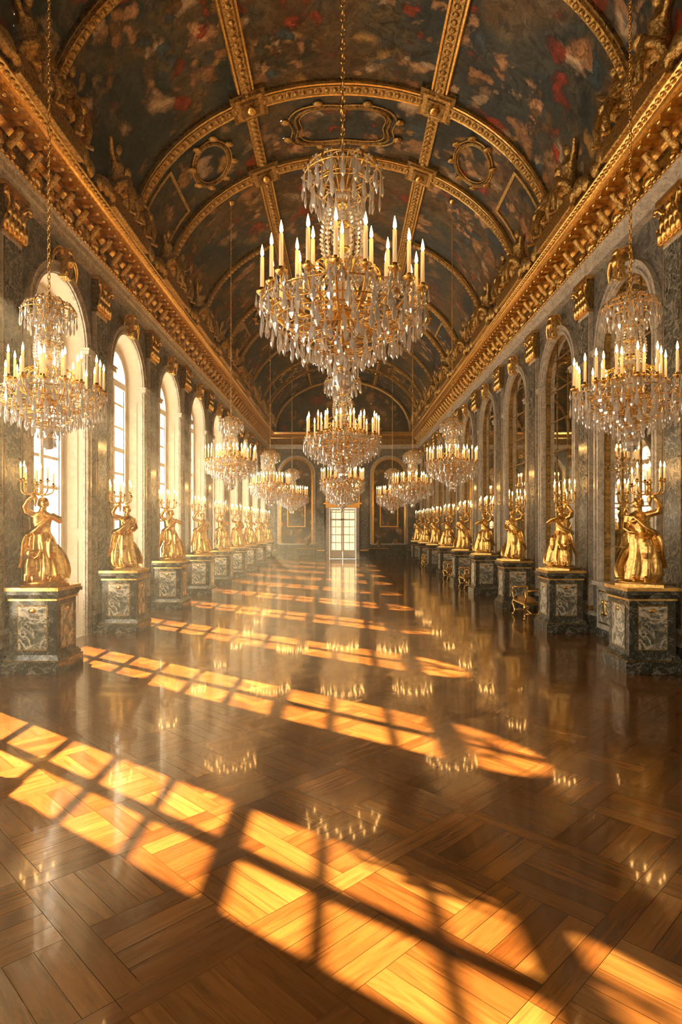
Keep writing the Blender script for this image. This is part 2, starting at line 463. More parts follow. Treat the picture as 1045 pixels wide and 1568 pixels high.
def keystone():
    mb=MB()
    mb.box((.12,0,0),(.16,.26,.5),GOLDR,top=1.4)
    mb.ball((.2,0,.1),(.1,.1,.15),GOLD); mb.ball((.28,0,.08),(.03,.025,.05),GOLD,6,5)
    mb.ball((.16,0,.26),(.11,.17,.09),GOLD)
    for s in (-1,1):
        mb.tube(smoothpath([(.12,s*.1,.2),(.14,s*.32,.22),(.12,s*.5,.05),(.1,s*.55,-.15)],4),[.06]*8+[.05,.04,.03,.02,.02],GOLD,6)
        mb.tube(smoothpath([(.16,s*.06,-.02),(.2,s*.14,-.16),(.16,s*.06,-.26)],3),.03,GOLD,6)
    return mb.mesh('gilded_keystone_mask')
km=keystone()
for yc in WY:
    place(km,'gilded_keystone_mask',(-W+.01,yc,7.62)); place(km,'gilded_keystone_mask',(W-.01,yc,7.62),pi)

PROF=[(-.02,8.08,M_LIGHT),(.17,8.08,M_LIGHT),(.17,8.18,M_LIGHT),(.22,8.2,M_LIGHT),(.22,8.31,M_LIGHT),(.29,8.35,GOLD),(.29,8.4,GOLDD),
      (.14,8.42,GOLDD),(.14,8.8,GOLDD),(.2,8.82,GOLD),(.26,8.88,GOLD),(.3,8.9,GOLDD),(.3,8.96,GOLD),(.62,8.98,GOLD),(.62,9.08,GOLD),(.66,9.1,GOLD),(.74,9.2,GOLD),(.74,9.24,GOLDD),(.36,9.26,GOLDD)]
def sweep(mb,fn,t0,t1):
    for i in range(len(PROF)-1):
        a=PROF[i];b=PROF[i+1]
        mb.add([fn(a[0],t0,a[1]),fn(a[0],t1,a[1]),fn(b[0],t1,b[1]),fn(b[0],t0,b[1])],[(0,1,2,3)],a[2])
for sd in (-1,1):
    mb=MB(); sweep(mb,lambda o,t,z:(sd*(W-o),t,z),YB,YF); mb.obj(trimname())
mb=MB(); sweep(mb,lambda o,t,z:(t,YF-o,z),-W,W); mb.obj(trimname())
mb=MB(); sweep(mb,lambda o,t,z:(t,YB+o,z),-W,W); mb.obj(trimname())

def frieze_ornament(seed):
    rd=random.Random(seed); mb=MB()
    n=6
    for i in range(n):
        y=-BAY/2+BAY*(i+.5)/n
        mb.tube(smoothpath([(.14,y,8.44),(.24,y,8.5),(.2,y,8.62),(.34,y,8.78),(.42,y,8.9)],4),[.06]*8+[.07]*9,GOLDR,7)
        mb.ball((.27,y,8.48),(.06,.07,.06),GOLD,8,6)
        y2=y+BAY/n/2
        if i==n-1: continue
        if i%2==0:
            mb.ball((.2,y2,8.61),(.08,.13,.13),GOLD,9,7)
            for k in range(8):
                a=k*pi/4; mb.ball((.19,y2+.15*cos(a),8.61+.14*sin(a)),(.05,.05,.05),GOLDR,6,5)
        else:
            for k in range(9):
                mb.ball((.2+rd.uniform(-.02,.06),y2+rd.uniform(-.16,.16),8.6+rd.uniform(-.15,.15)),
                        (.05,rd.uniform(.04,.09),rd.uniform(.04,.11)),GOLDR,7,5)
            mb.tube([(.2,y2-.2,8.45),(.24,y2+.2,8.78)],.02,GOLD,5); mb.tube([(.2,y2+.2,8.45),(.24,y2-.2,8.78)],.02,GOLD,5)
    m2=12
    for i in range(m2):
        y=-BAY/2+BAY*(i+.5)/m2
        mb.box((.45,y,8.945),(.3,.13,.09),GOLD)
        mb.ball((.58,y,8.93),(.05,.06,.05),GOLD,6,5)
    m3=26
    for i in range(m3):
        y=-BAY/2+BAY*(i+.5)/m3
        mb.ball((.3,y,8.36),(.035,.055,.035),GOLD,6,5)
        mb.ball((.7,y,9.14),(.05,.05,.045),GOLD,6,5)
    return mb.mesh('gilded_frieze_ornament')
fms=[frieze_ornament(1),frieze_ornament(2)]
for i,yc in enumerate(WY):
    place(fms[i%2],'gilded_frieze_ornament',(-W,yc,0)); place(fms[(i+1)%2],'gilded_frieze_ornament',(W,yc,0),pi)

# ------------------------------------------------------------------ vault
def vp(t,y,off=0):
    x=VA*cos(t); z=ZC+VB*sin(t)
    nx,nz=-cos(t)*VB,-sin(t)*VA; l=sqrt(nx*nx+nz*nz)
    return (x+nx/l*off,y,z+nz/l*off)
BANDS=[3.6,15.3,27.0,38.7]; BWID=3.0
mb=MB(); nt_=64
ys=sorted(set([YB-.2,YF+.3]+BANDS+[b+BWID for b in BANDS]))
for i in range(len(ys)-1):
    inband=any(abs(ys[i]-b)<.01 for b in BANDS)
    for j in range(nt_):
        t0=-.03+(pi+.06)*j/nt_; t1=-.03+(pi+.06)*(j+1)/nt_
        mb.add([vp(t0,ys[i]),vp(t0,ys[i+1]),vp(t1,ys[i+1]),vp(t1,ys[i])],[(0,1,2,3)],PAINT2 if inband else PAINT,True)
for s in (-1,1):
    mb.add([(s*VA*.99,YB-.2,ZC-.1),(s*VA*.99,YF+.3,ZC-.1),(s*(W+.5),YF+.3,ZC+.25),(s*(W+.5),YB-.2,ZC+.25)],[(0,1,2,3)],GOLDD)
mb.obj('ceiling')
def rib(mb,yc,w,h,mat,t0=0.0,t1=pi,n=56,knob=None):
    vs=[];fs=[]
    for j in range(n+1):
        t=t0+(t1-t0)*j/n
        vs+=[vp(t,yc-w/2,0),vp(t,yc-w/2,h),vp(t,yc+w/2,h),vp(t,yc+w/2,0)]
    for j in range(n):
        for k in range(3):
            fs.append((j*4+k,j*4+k+1,j*4+k+5,j*4+k+4))
    mb.add(vs,fs,mat)
    if knob:
        m=int((t1-t0)*VA/knob)
        for j in range(m):
            t=t0+(t1-t0)*(j+.5)/m; p=vp(t,yc,h); mb.ball(p,(knob*.4,w*.35,knob*.3),GOLDR,6,5)
def lrib(mb,t,y0,y1,w,h,mat,knob=None):
    d=w/2/VA
    vs=[vp(t-d,y0,0),vp(t-d,y0,h),vp(t+d,y0,h),vp(t+d,y0,0),vp(t-d,y1,0),vp(t-d,y1,h),vp(t+d,y1,h),vp(t+d,y1,0)]
    mb.add(vs,[(0,1,5,4),(1,2,6,5),(2,3,7,6),(0,3,2,1),(4,5,6,7)],mat)
    if knob:
        m=int((y1-y0)/knob)
        for j in range(m):
            y=y0+(y1-y0)*(j+.5)/m; mb.ball(vp(t,y,h),(w*.35,knob*.4,knob*.25),GOLDR,6,5)
TR=math.acos(2.35/VA)
mb=MB()
for b in BANDS:
    for yy in (b,b+BWID):
        rib(mb,yy,.46,.07,GOLDD); rib(mb,yy,.27,.13,GOLDR,knob=.2)
        rib(mb,yy-.19,.06,.12,GOLD); rib(mb,yy+.19,.06,.12,GOLD)
        for t in (TR,pi-TR):
            for (sz,h,mt) in ((.95,.12,GOLDD),(.74,.17,GOLDR),(.5,.21,GOLDD)):
                lrib(mb,t,yy-sz/2,yy+sz/2,sz,h,mt)
            mb.ball(vp(t,yy,.24),(.16,.16,.1),GOLD,8,6)
    yc=b+BWID/2
    for (t0,ru,rv,am) in ((pi/2,1.4,.8,-.12),(TR-.28,.6,.8,.0),(pi-TR+.28,.6,.8,.0)):
        K=48
        for (mul,r_,mt) in ((1.0,.055,GOLDD),(1.12,.025,GOLDR),(.9,.022,GOLDR)):
            pts=[]
            for k in range(K+1):
                a=2*pi*k/K; r=(1+am*cos(4*a))*mul
                pts.append(vp(t0+ru*r*cos(a)/VA,yc+rv*r*sin(a),.03))
            mb.tube(pts,r_,mt,7)
        for k in range(8):
            a=2*pi*(k+.5)/8; r=(1+am*cos(4*a))*1.2
            mb.ball(vp(t0+ru*r*cos(a)/VA,yc+rv*r*sin(a),.04),(.15,.12,.05),GOLDR,7,5)
    for t in (.36,pi-.36):
        for z0 in (-.95,.95):
            rib(mb,yc+z0,.1,.05,GOLDR,t-.22,t+.22,10)
        for u in (-.22,.22): lrib(mb,t+u,yc-1.0,yc+1.0,.1,.05,GOLDR)
for i in range(len(ys)-1):
    if any(abs(ys[i]-b)<.01 for b in BANDS):
        for t in (TR,pi-TR): lrib(mb,t,ys[i],ys[i+1],.3,.1,GOLDR,.2)
        continue
    y0,y1=ys[i]+.25,ys[i+1]-.25
    for t in (TR,pi-TR):
        lrib(mb,t,y0,y1,.46,.07,GOLDD); lrib(mb,t,y0,y1,.25,.13,GOLDR,.2)
        lrib(mb,t+.036,y0,y1,.045,.12,GOLD); lrib(mb,t-.036,y0,y1,.045,.12,GOLD)
    if y1-y0>5:
        ym=(y0+y1)/2
        for (ta,tb) in ((.0,TR-.06),(pi-TR+.06,pi)):
            rib(mb,ym,.34,.08,GOLDD,ta,tb,24); rib(mb,ym,.2,.13,GOLDR,ta,tb,24,knob=.18)
for t in (.02,pi-.02): lrib(mb,t,YB,YF,.3,.12,GOLDR)
mb.obj(trimname())

# ------------------------------------------------------------------ figures
def putto(mb,o,f,sc,arm,mat,lean=0):
    def P(x,y,z):
        return (o[0]+y*sc, o[1]+f*(x+lean*z)*sc, o[2]+z*sc)
    mb.tube([P(0,0,.08),P(.01,.02,.25),P(.02,.05,.42),P(.02,.06,.56),P(.02,.07,.64),P(.02,.08,.72)],[r*sc for r in (.16,.14,.13,.15,.08,.05)],mat,10)
    mb.ball(P(.02,.1,.82),(.085*sc,.08*sc,.11*sc),mat); mb.ball(P(.02,.05,.86),(.1*sc,.095*sc,.09*sc),mat)
    for s in (-1,1):
        mb.tube([P(s*.08,.02,.12),P(s*.14,.3,.2+.05*s),P(s*.16,.36,-.05),P(s*.17,.34,-.28),P(s*.17,.44,-.32)],[r*sc for r in (.1,.085,.06,.04,.035)],mat,8)
    a=arm
    mb.tube([P(.16,.06,.56),P(.34,.1,.6),P(.45,.14,.6+.25*a),P(.5,.16,.65+.3*a)],[r*sc for r in (.06,.05,.04,.035)],mat,8)
    mb.tube([P(-.14,.06,.56),P(-.26,.12,.36),P(-.16,.28,.25),P(-.1,.32,.24)],[r*sc for r in (.06,.05,.04,.035)],mat,8)
    mb.tube(smoothpath([P(-.2,.0,.1),P(-.1,.2,.25),P(.12,.3,.22),P(.28,.15,.1),P(.32,.05,-.2)],3),.07*sc,mat,8)
def stucco_group(seed):
    mb=MB()
    mb.box((.0,0,.15),(.45,2.3,.35),GOLDR)
    putto(mb,(.0,-.62,.42),-1,1.25,.4 if seed%2 else -.2,GOLDR,.12)
    putto(mb,(.0,.62,.42),1,1.25,-.3 if seed%2 else .3,GOLDR,.12)
    mb.ball((.02,0,.85),(.14,.3,.42),GOLDR,12,9); mb.ball((.1,0,.85),(.1,.2,.3),GOLDR,12,9)
    mb.ball((.05,0,1.38),(.12,.2,.13),GOLDR)
    for s in (-1,1):
        mb.tube(smoothpath([(.05,s*.15,.45),(.1,s*.4,.55),(.1,s*.42,.8),(.05,s*.3,.75)],3),.06,GOLDR,7)
        mb.tube(smoothpath([(-.08,s*.3,1.0),(-.1,s*.55,1.3),(-.05,s*.8,1.3),(0,s*.95,1.1)],4),[.1]*4+[.14]*5+[.1,.08,.05,.03],GOLDR,7,flat=.4)
        mb.tube(smoothpath([(.1,s*.9,.3),(.14,s*1.15,.2),(.1,s*1.4,.4),(.05,s*1.7,.25)],4),[.11]*6+[.08]*7,GOLDR,7)
        mb.ball((.08,s*1.35,.3),(.13,.2,.2),GOLDR); mb.ball((.08,s*1.7,.2),(.12,.16,.18),GOLDR)
    return remeshed(mb,.028,1)
sgm=[]
for sd_ in (1,2):
    me=stucco_group(sd_); me.materials.clear(); me.materials.append(GOLDR)
    for p in me.polygons: p.use_smooth=True; p.material_index=0
    sgm.append(me)
for k in range(1,NB):
    y=YB+BAY*k
    for s,rz in ((-1,0),(1,pi)):
        place(sgm[(k+(s>0))%2],'gilded_stucco_figure_group',(s*(W-.62),y,ZC+.04),rz)

def statue(kind):
    mb=MB(); G=GOLD
    rings=[(0,.29,.26,.10),(.12,.30,.27,.12),(.3,.275,.25,.12),(.5,.245,.225,.10),(.7,.22,.195,.08),(.85,.2,.17,.055),(.98,.155,.125,.02),
           (1.08,.155,.125,.015),(1.2,.17,.13,.0),(1.3,.18,.11,0),(1.37,.135,.09,0),(1.41,.065,.06,0),(1.48,.055,.055,0)]
    n=44; vs=[];fs=[]; ph=0 if kind==0 else 1.3
    def sway(z): return (.05*sin(z*3.2+ph)*(1 if kind==0 else -1), .02*cos(z*3))
    for j,(z,rx,ry,am) in enumerate(rings):
        cx,cy=sway(z)
        for i in range(n):
            a=2*pi*i/n
            f=1+am*sin(9*a+z*2.2+ph)+am*.5*sin(5*a-z*3)
            vs.append((cx+rx*f*cos(a),cy+ry*f*sin(a),z))
    for j in range(len(rings)-1):
        for i in range(n):
            k=(i+1)%n; fs.append((j*n+i,j*n+k,(j+1)*n+k,(j+1)*n+i))
    fs.append(tuple(range(n))[::-1]); fs.append(tuple((len(rings)-1)*n+i for i in range(n)))
    mb.add(vs,fs,G,True)
    hx,hy=sway(1.5)
    mb.ball((hx,hy-.01,1.57),(.078,.092,.11),G,14,10)
    mb.tube([(hx,hy-.095,1.6),(hx,hy-.118,1.565)],[.01,.018],G,6)
    mb.ball((hx,hy-.085,1.505),(.03,.025,.02),G,8,6)
    mb.ball((hx,hy+.03,1.62),(.09,.09,.085),G,12,8); mb.ball((hx,hy+.12,1.6),(.055,.06,.055),G)
    for s in (-1,1): mb.ball((hx+s*.07,hy+.0,1.56),(.03,.045,.06),G,8,6)
    c2=sway(1.2)
    if kind==0:
        for s in (-1,1): mb.ball((c2[0]+s*.07,c2[1]-.1,1.2),(.055,.05,.055),G)
    sh=sway(1.32)
    mb.ball((.1 if kind==0 else -.1,-.15,.62),(.1,.11,.26),G)
    mb.tube([(.1 if kind==0 else -.1,-.24,.05),(.1 if kind==0 else -.1,-.31,.02)],[.045,.03],G,8)
    mb.tube([(-.08,-.2,.05),(-.1,-.29,.02)],[.045,.03],G,8)
    mb.tube([(sh[0]+.13,sh[1],1.33),(.28,-.03,1.4),(.31,-.07,1.5),(.26,-.1,1.61),(.2,-.1,1.7)],[.075,.067,.056,.048,.038],G,10)
    for k in range(4): mb.tube([(.24,-.1,1.68+.018*k),(.2,-.15,1.685+.018*k),(.165,-.12,1.69+.018*k)],.012,G,6)
    if kind==0:
        mb.tube([(sh[0]-.14,sh[1],1.32),(-.23,.0,1.17),(-.24,-.08,1.05),(-.14,-.19,.98),(-.07,-.2,.97)],[.075,.066,.055,.046,.034],G,10)
    else:
        mb.tube([(sh[0]-.14,sh[1],1.32),(-.24,-.06,1.24),(-.24,-.15,1.2),(-.1,-.22,1.3),(0.02,-.21,1.36)],[.075,.066,.055,.046,.034],G,10)
    P=smoothpath([(-.15,.03,1.36),(-.04,-.13,1.24),(.12,-.17,1.05),(.23,-.02,.96),(.16,.19,.92),(-.08,.24,.75),(-.27,.19,.5),(-.35,.06,.2),(-.32,.0,.02)],4)
    mb.tube(P,[.04+.065*min(1,i/14) for i in range(len(P))],G,9,flat=.6)
    P=smoothpath([(.2,.0,.98),(.29,-.06,.8),(.32,.0,.5),(.38,.08,.25)],4)
    mb.tube(P,[.08]*9+[.07,.06,.05,.04],G,8,flat=.5)
    if kind==1:
        mb.tube([(.24,-.18,.1),(.24,-.19,.3),(.23,-.19,.45)],[.09,.1,.07],G,10); mb.ball((.23,-.21,.56),(.075,.08,.085),G)
        mb.tube([(.19,-.19,.42),(.1,-.24,.5),(.06,-.22,.62)],[.035,.032,.025],G,8)
        for s in (-1,1): mb.tube([(.24+s*.05,-.2,.12),(.24+s*.06,-.27,.0)],[.055,.035],G,8)
    body=remeshed(mb,.011,1)
    mb=MB()
    mb.mesh_in(body,GOLD,Matrix.Translation((0,0,.12)))
    mb.box((0,0,.03),(.76,.76,.06),GOLD); mb.lathe([(.36,.06),(.37,.08),(.33,.1),(.31,.13)],24,(0,0,0),GOLD)
    C=Vector((.14,-.08,0)) ; z0=1.62
    mb.lathe([(.012,0),(.03,.1),(.045,.16),(.02,.22),(.035,.3),(.05,.34),(.02,.38),(.03,.46),(.05,.5),(.015,.54)],10,(C.x,C.y,z0),GOLD)
    nb=7
    for i in range(nb):
        a=2*pi*i/nb+.2; d=Vector((cos(a),sin(a),0)); r=.3 if i%2 else .23; zt=z0+.42+(.0 if i%2 else .08)
        pts=smoothpath([C+Vector((0,0,z0+.3)),C+d*r*.5+Vector((0,0,z0+.24)),C+d*r*.95+Vector((0,0,z0+.3)),C+d*r+Vector((0,0,zt))],4)
        mb.tube(pts,.016,GOLD,6); e=C+d*r
        mb.lathe([(.012,0),(.045,.012),(.05,.03),(.02,.03),(.022,.07)],9,(e.x,e.y,zt),GOLD)
        mb.lathe([(.017,.06),(.016,.28)],8,(e.x,e.y,zt),WAX)
        mb.lathe([(.002,.28),(.018,.31),(.013,.35),(.001,.41)],5,(e.x,e.y,zt),FLAME)
    zt=z0+.54
    mb.lathe([(.012,0),(.045,.012),(.02,.03)],9,(C.x,C.y,zt),GOLD)
    mb.lathe([(.017,.03),(.016,.26)],8,(C.x,C.y,zt),WAX)
    mb.lathe([(.002,.26),(.018,.29),(.013,.33),(.001,.39)],5,(C.x,C.y,zt),FLAME)
    return mb.mesh('gilded_statue_candelabrum')
STM=[statue(0),statue(1)]

def pedestal():
    mb=MB()
    mb.box((0,0,.1),(.94,.94,.2),M_DARK); mb.box((0,0,.215),(.88,.88,.03),GOLDD)
    mb.box((0,0,.26),(.9,.9,.08),M_DARK,top=.88)
    mb.box((0,0,.74),(.76,.76,.9),M_DARK)
    mb.box((0,0,1.2),(.8,.8,.03),GOLD); mb.box((0,0,1.25),(.78,.78,.08),M_DARK,top=1.12)
    mb.box((0,0,1.315),(.92,.92,.06),M_DARK); mb.box((0,0,1.37),(.88,.88,.06),GOLD)
    for a in range(4):
        M=Matrix.Rotation(a*pi/2,4,'Z')
        mb.box((.378,0,.74),(.02,.5,.74),GOLDD,M=M); mb.box((.384,0,.74),(.02,.46,.70),M_PANEL,M=M)
        mb.ball((.395,0,1.02),(.02,.07,.04),GOLD,8,6,M=M)
    return mb.mesh('marble_pedestal')
PDM=pedestal()
for k in range(3,NB):
    y=YB+BAY*k
    for s in (-1,1):
        X=s*(W-.15-.47-.02)
        place(PDM,'marble_pedestal',(X,y,0.001))
        idx=(k+(s>0))%2
        place(STM[idx],'gilded_statue_candelabrum',(X,y,1.402),-s*radians(32)+random.uniform(-.2,.2),((.96 if s>0 else -.96),.96,.82))

# ------------------------------------------------------------------ chandeliers
def drop(mb,x,y,z,L,r,fl=.5):
    n=6; a0=math.atan2(y,x); prof=[(.003,0),(r*.3,-.12*L),(r*.42,-.38*L),(r,-.70*L),(r*.75,-.86*L),(.002,-L)]
    vs=[];fs=[]
    for rr,zz in prof:
        for i in range(n):
            a=2*pi*i/n; u=rr*cos(a)*fl; w=rr*sin(a)
            vs.append((x+u*cos(a0)-w*sin(a0),y+u*sin(a0)+w*cos(a0),z+zz))
    for j in range(len(prof)-1):
        for i in range(n):
            k=(i+1)%n; fs.append((j*n+i,(j+1)*n+i,(j+1)*n+k,j*n+k))
    mb.add(vs,fs,CRYS)
def bead(mb,p,r):
    x,y,z=p; mb.add([(x+r,y,z),(x,y+r,z),(x-r,y,z),(x,y-r,z),(x,y,z+r*1.15),(x,y,z-r*1.15)],
        [(0,1,4),(1,2,4),(2,3,4),(3,0,4),(1,0,5),(2,1,5),(3,2,5),(0,3,5)],CRYS)
def candle(mb,x,y,z,h=.43,r=.024):
    mb.lathe([(.015,-.03),(.05,-.01),(.075,.02),(.07,.03),(.03,.02),(.035,.07)],10,(x,y,z),GOLD)
    mb.lathe([(r,.05),(r*.93,h)],8,(x,y,z),WAX)
    mb.lathe([(.003,h),(.022,h+.035),(.017,h+.08),(.001,h+.15)],5,(x,y,z),FLAME)
def chandelier():
    rd=random.Random(3); mb=MB()
    mb.tube([(0,0,.3),(0,0,2.85)],.03,GOLD,8)
    for z,r,h in ((.14,.13,.13),(.36,.09,.08),(1.2,.13,.2),(1.55,.08,.14),(1.85,.1,.1),(2.1,.06,.1),(2.35,.09,.1)):
        mb.ball((0,0,z),(r,r,h),CRYS,9,7,smooth=False)
    for z,r in ((.28,.07),(.95,.17),(1.0,.12),(1.4,.13),(1.7,.09),(2.0,.1),(2.22,.09),(2.8,.05)):
        mb.lathe([(.02,-.04),(r,-.015),(r,.015),(.02,.04)],12,(0,0,z),GOLD)
    NO=18
    for i in range(NO):
        a=2*pi*i/NO+.1; c,s=cos(a),sin(a); R=.9+.06*(i%2)
        pts=smoothpath([(r*c,r*s,z) for r,z in ((.08,1.0),(.2,.82),(.45,.74),(.7,.82),(R-.03,.98),(R,1.12))],4)
        mb.tube(pts,.016,GOLD,6)
        pts=smoothpath([(r*c,r*s,z) for r,z in ((.12,1.35),(.3,1.5),(.45,1.4),(.42,1.28),(.36,1.32))],3); mb.tube(pts,.012,GOLD,5)
        candle(mb,R*c,R*s,1.14)
        for k in range(5):
            b_=a+2*pi*k/5; drop(mb,R*c+.07*cos(b_),R*s+.07*sin(b_),1.13,.16,.026,.7)
        for k in range(11):
            t=(k+.5)/11; r=.1+(R-.12)*t; z=1.6+(1.12-1.6)*t-.22*sin(pi*t); bead(mb,(r*c,r*s,z),.024)
        a2=a+2*pi/NO
        for k in range(7):
            t=(k+.5)/7; aa=a+(a2-a)*t; z=1.08-.14*sin(pi*t); bead(mb,(.94*cos(aa),.94*sin(aa),z),.022)
    for i in range(10):
        a=2*pi*i/10+.3; c,s=cos(a),sin(a)
        pts=smoothpath([(r*c,r*s,z) for r,z in ((.08,1.2),(.2,1.02),(.4,1.02),(.54,1.14),(.56,1.2))],4)
        mb.tube(pts,.014,GOLD,6); candle(mb,.56*c,.56*s,1.22,.4)
        for k in range(4):
            b_=a+2*pi*k/4; drop(mb,.56*c+.065*cos(b_),.56*s+.065*sin(b_),1.21,.15,.024,.7)
    for (R,z,n,L,r) in ((.99,1.02,30,.30,.044),(.93,.86,26,.25,.038),(.83,.80,26,.25,.038),(.74,.70,24,.22,.036),(.62,.66,21,.2,.036),(.5,.60,18,.2,.034),(.4,.54,15,.19,.032),
                        (.29,.47,12,.2,.032),(.19,.40,9,.2,.03),(.12,.2,7,.17,.026),(.3,.95,12,.18,.028),(.16,1.5,8,.2,.026),(.13,1.95,8,.2,.024)):
        mb.tube([(R*.97*cos(2*pi*k/36),R*.97*sin(2*pi*k/36),z+.01) for k in range(37)],.010,GOLD,5)
        for i in range(n):
            a=2*pi*i/n+rd.uniform(-.05,.05); rr=R*rd.uniform(.96,1.03)
            drop(mb,rr*cos(a),rr*sin(a),z-rd.uniform(0,.03),L*rd.uniform(.8,1.18),r,.5)
            bead(mb,(rr*cos(a),rr*sin(a),z+.01),.022)
    for i in range(16):
        a=2*pi*i/16
        for k in range(15):
            t=k/14; r=.15+.13*sin(pi*t)*.6+.05*t; z=1.38+.78*t; bead(mb,(r*cos(a),r*sin(a),z),.028)
    for i in range(12):
        a=2*pi*i/12; c,s=cos(a),sin(a)
        pts=smoothpath([(r*c,r*s,z) for r,z in ((.04,2.2),(.12,2.5),(.25,2.72),(.4,2.7),(.47,2.58),(.42,2.52))],4)
        mb.tube(pts,.012,GOLD,5)
        pts=smoothpath([(r*c,r*s,z) for r,z in ((.03,2.45),(.08,2.7),(.17,2.84),(.25,2.78))],4); mb.tube(pts,.011,GOLD,5)
        drop(mb,.25*c,.25*s,2.78,.2,.03)
        for k in range(6):
            t=k/6; bead(mb,((.15+.3*t)*c,(.15+.3*t)*s,2.66+.08*sin(pi*t)),.022)
    for (R,z,n,L,r) in ((.48,2.54,20,.28,.036),(.41,2.66,16,.26,.034),(.36,2.42,16,.26,.034),(.27,2.52,12,.24,.03),(.22,2.3,10,.26,.03),(.14,2.8,7,.18,.026)):
        for i in range(n):
            a=2*pi*i/n+rd.uniform(-.06,.06)
            drop(mb,R*cos(a),R*sin(a),z,L*rd.uniform(.8,1.15),r,.5); bead(mb,(R*cos(a),R*sin(a),z+.02),.024)
        mb.tube([(R*.97*cos(2*pi*k/30),R*.97*sin(2*pi*k/30),z+.01) for k in range(31)],.01,GOLD,5)
    return mb.mesh('crystal_chandelier')
CHM=chandelier()
def chain(length):
    mb=MB(); n=max(2,int(length/.085)); st=length/n
    for i in range(n):
        z=st*(i+.5); pts=[]
        for k in range(11):
            a=2*pi*k/10; u=.026*cos(a); w=st*.62*sin(a)
            pts.append((u,0,z+w) if i%2 else (0,u,z+w))
        mb.tube(pts,.0095,GOLD,5)
    mb.lathe([(.02,-.12),(.08,-.08),(.14,-.02),(.15,.04)],14,(0,0,length),GOLD)
    return mb.mesh('suspension_chain')
CH=[(0,7.45,4.02,1.0),(0,16.2,3.6,1.0),(0,27.9,3.3,1.0),(0,38.0,3.3,1.0),
    (-3.98,8.4,3.43,.73),(3.9,8.4,3.40,.76),(-3.42,19,3.5,.8),(3.36,19,3.45,.8),
    (-3.15,27,3.2,.88),(3.05,27,3.2,.88),(-2.9,35.5,3.1,.92),(2.85,35.5,3.1,.92),(0,-1.5,4.0,1.0)]
for i,(x,y,z,sc) in enumerate(CH):
    o=place(CHM,'crystal_chandelier',(x,y,z),i*.37,(sc,sc,sc))
    zt=ZC+VB*sqrt(1-(x/VA)**2)-.02
    L=(zt-(z+2.83*sc))/sc
    c=place(chain(L),'suspension_chain',(0,0,2.83),0,(1,1,1),o)

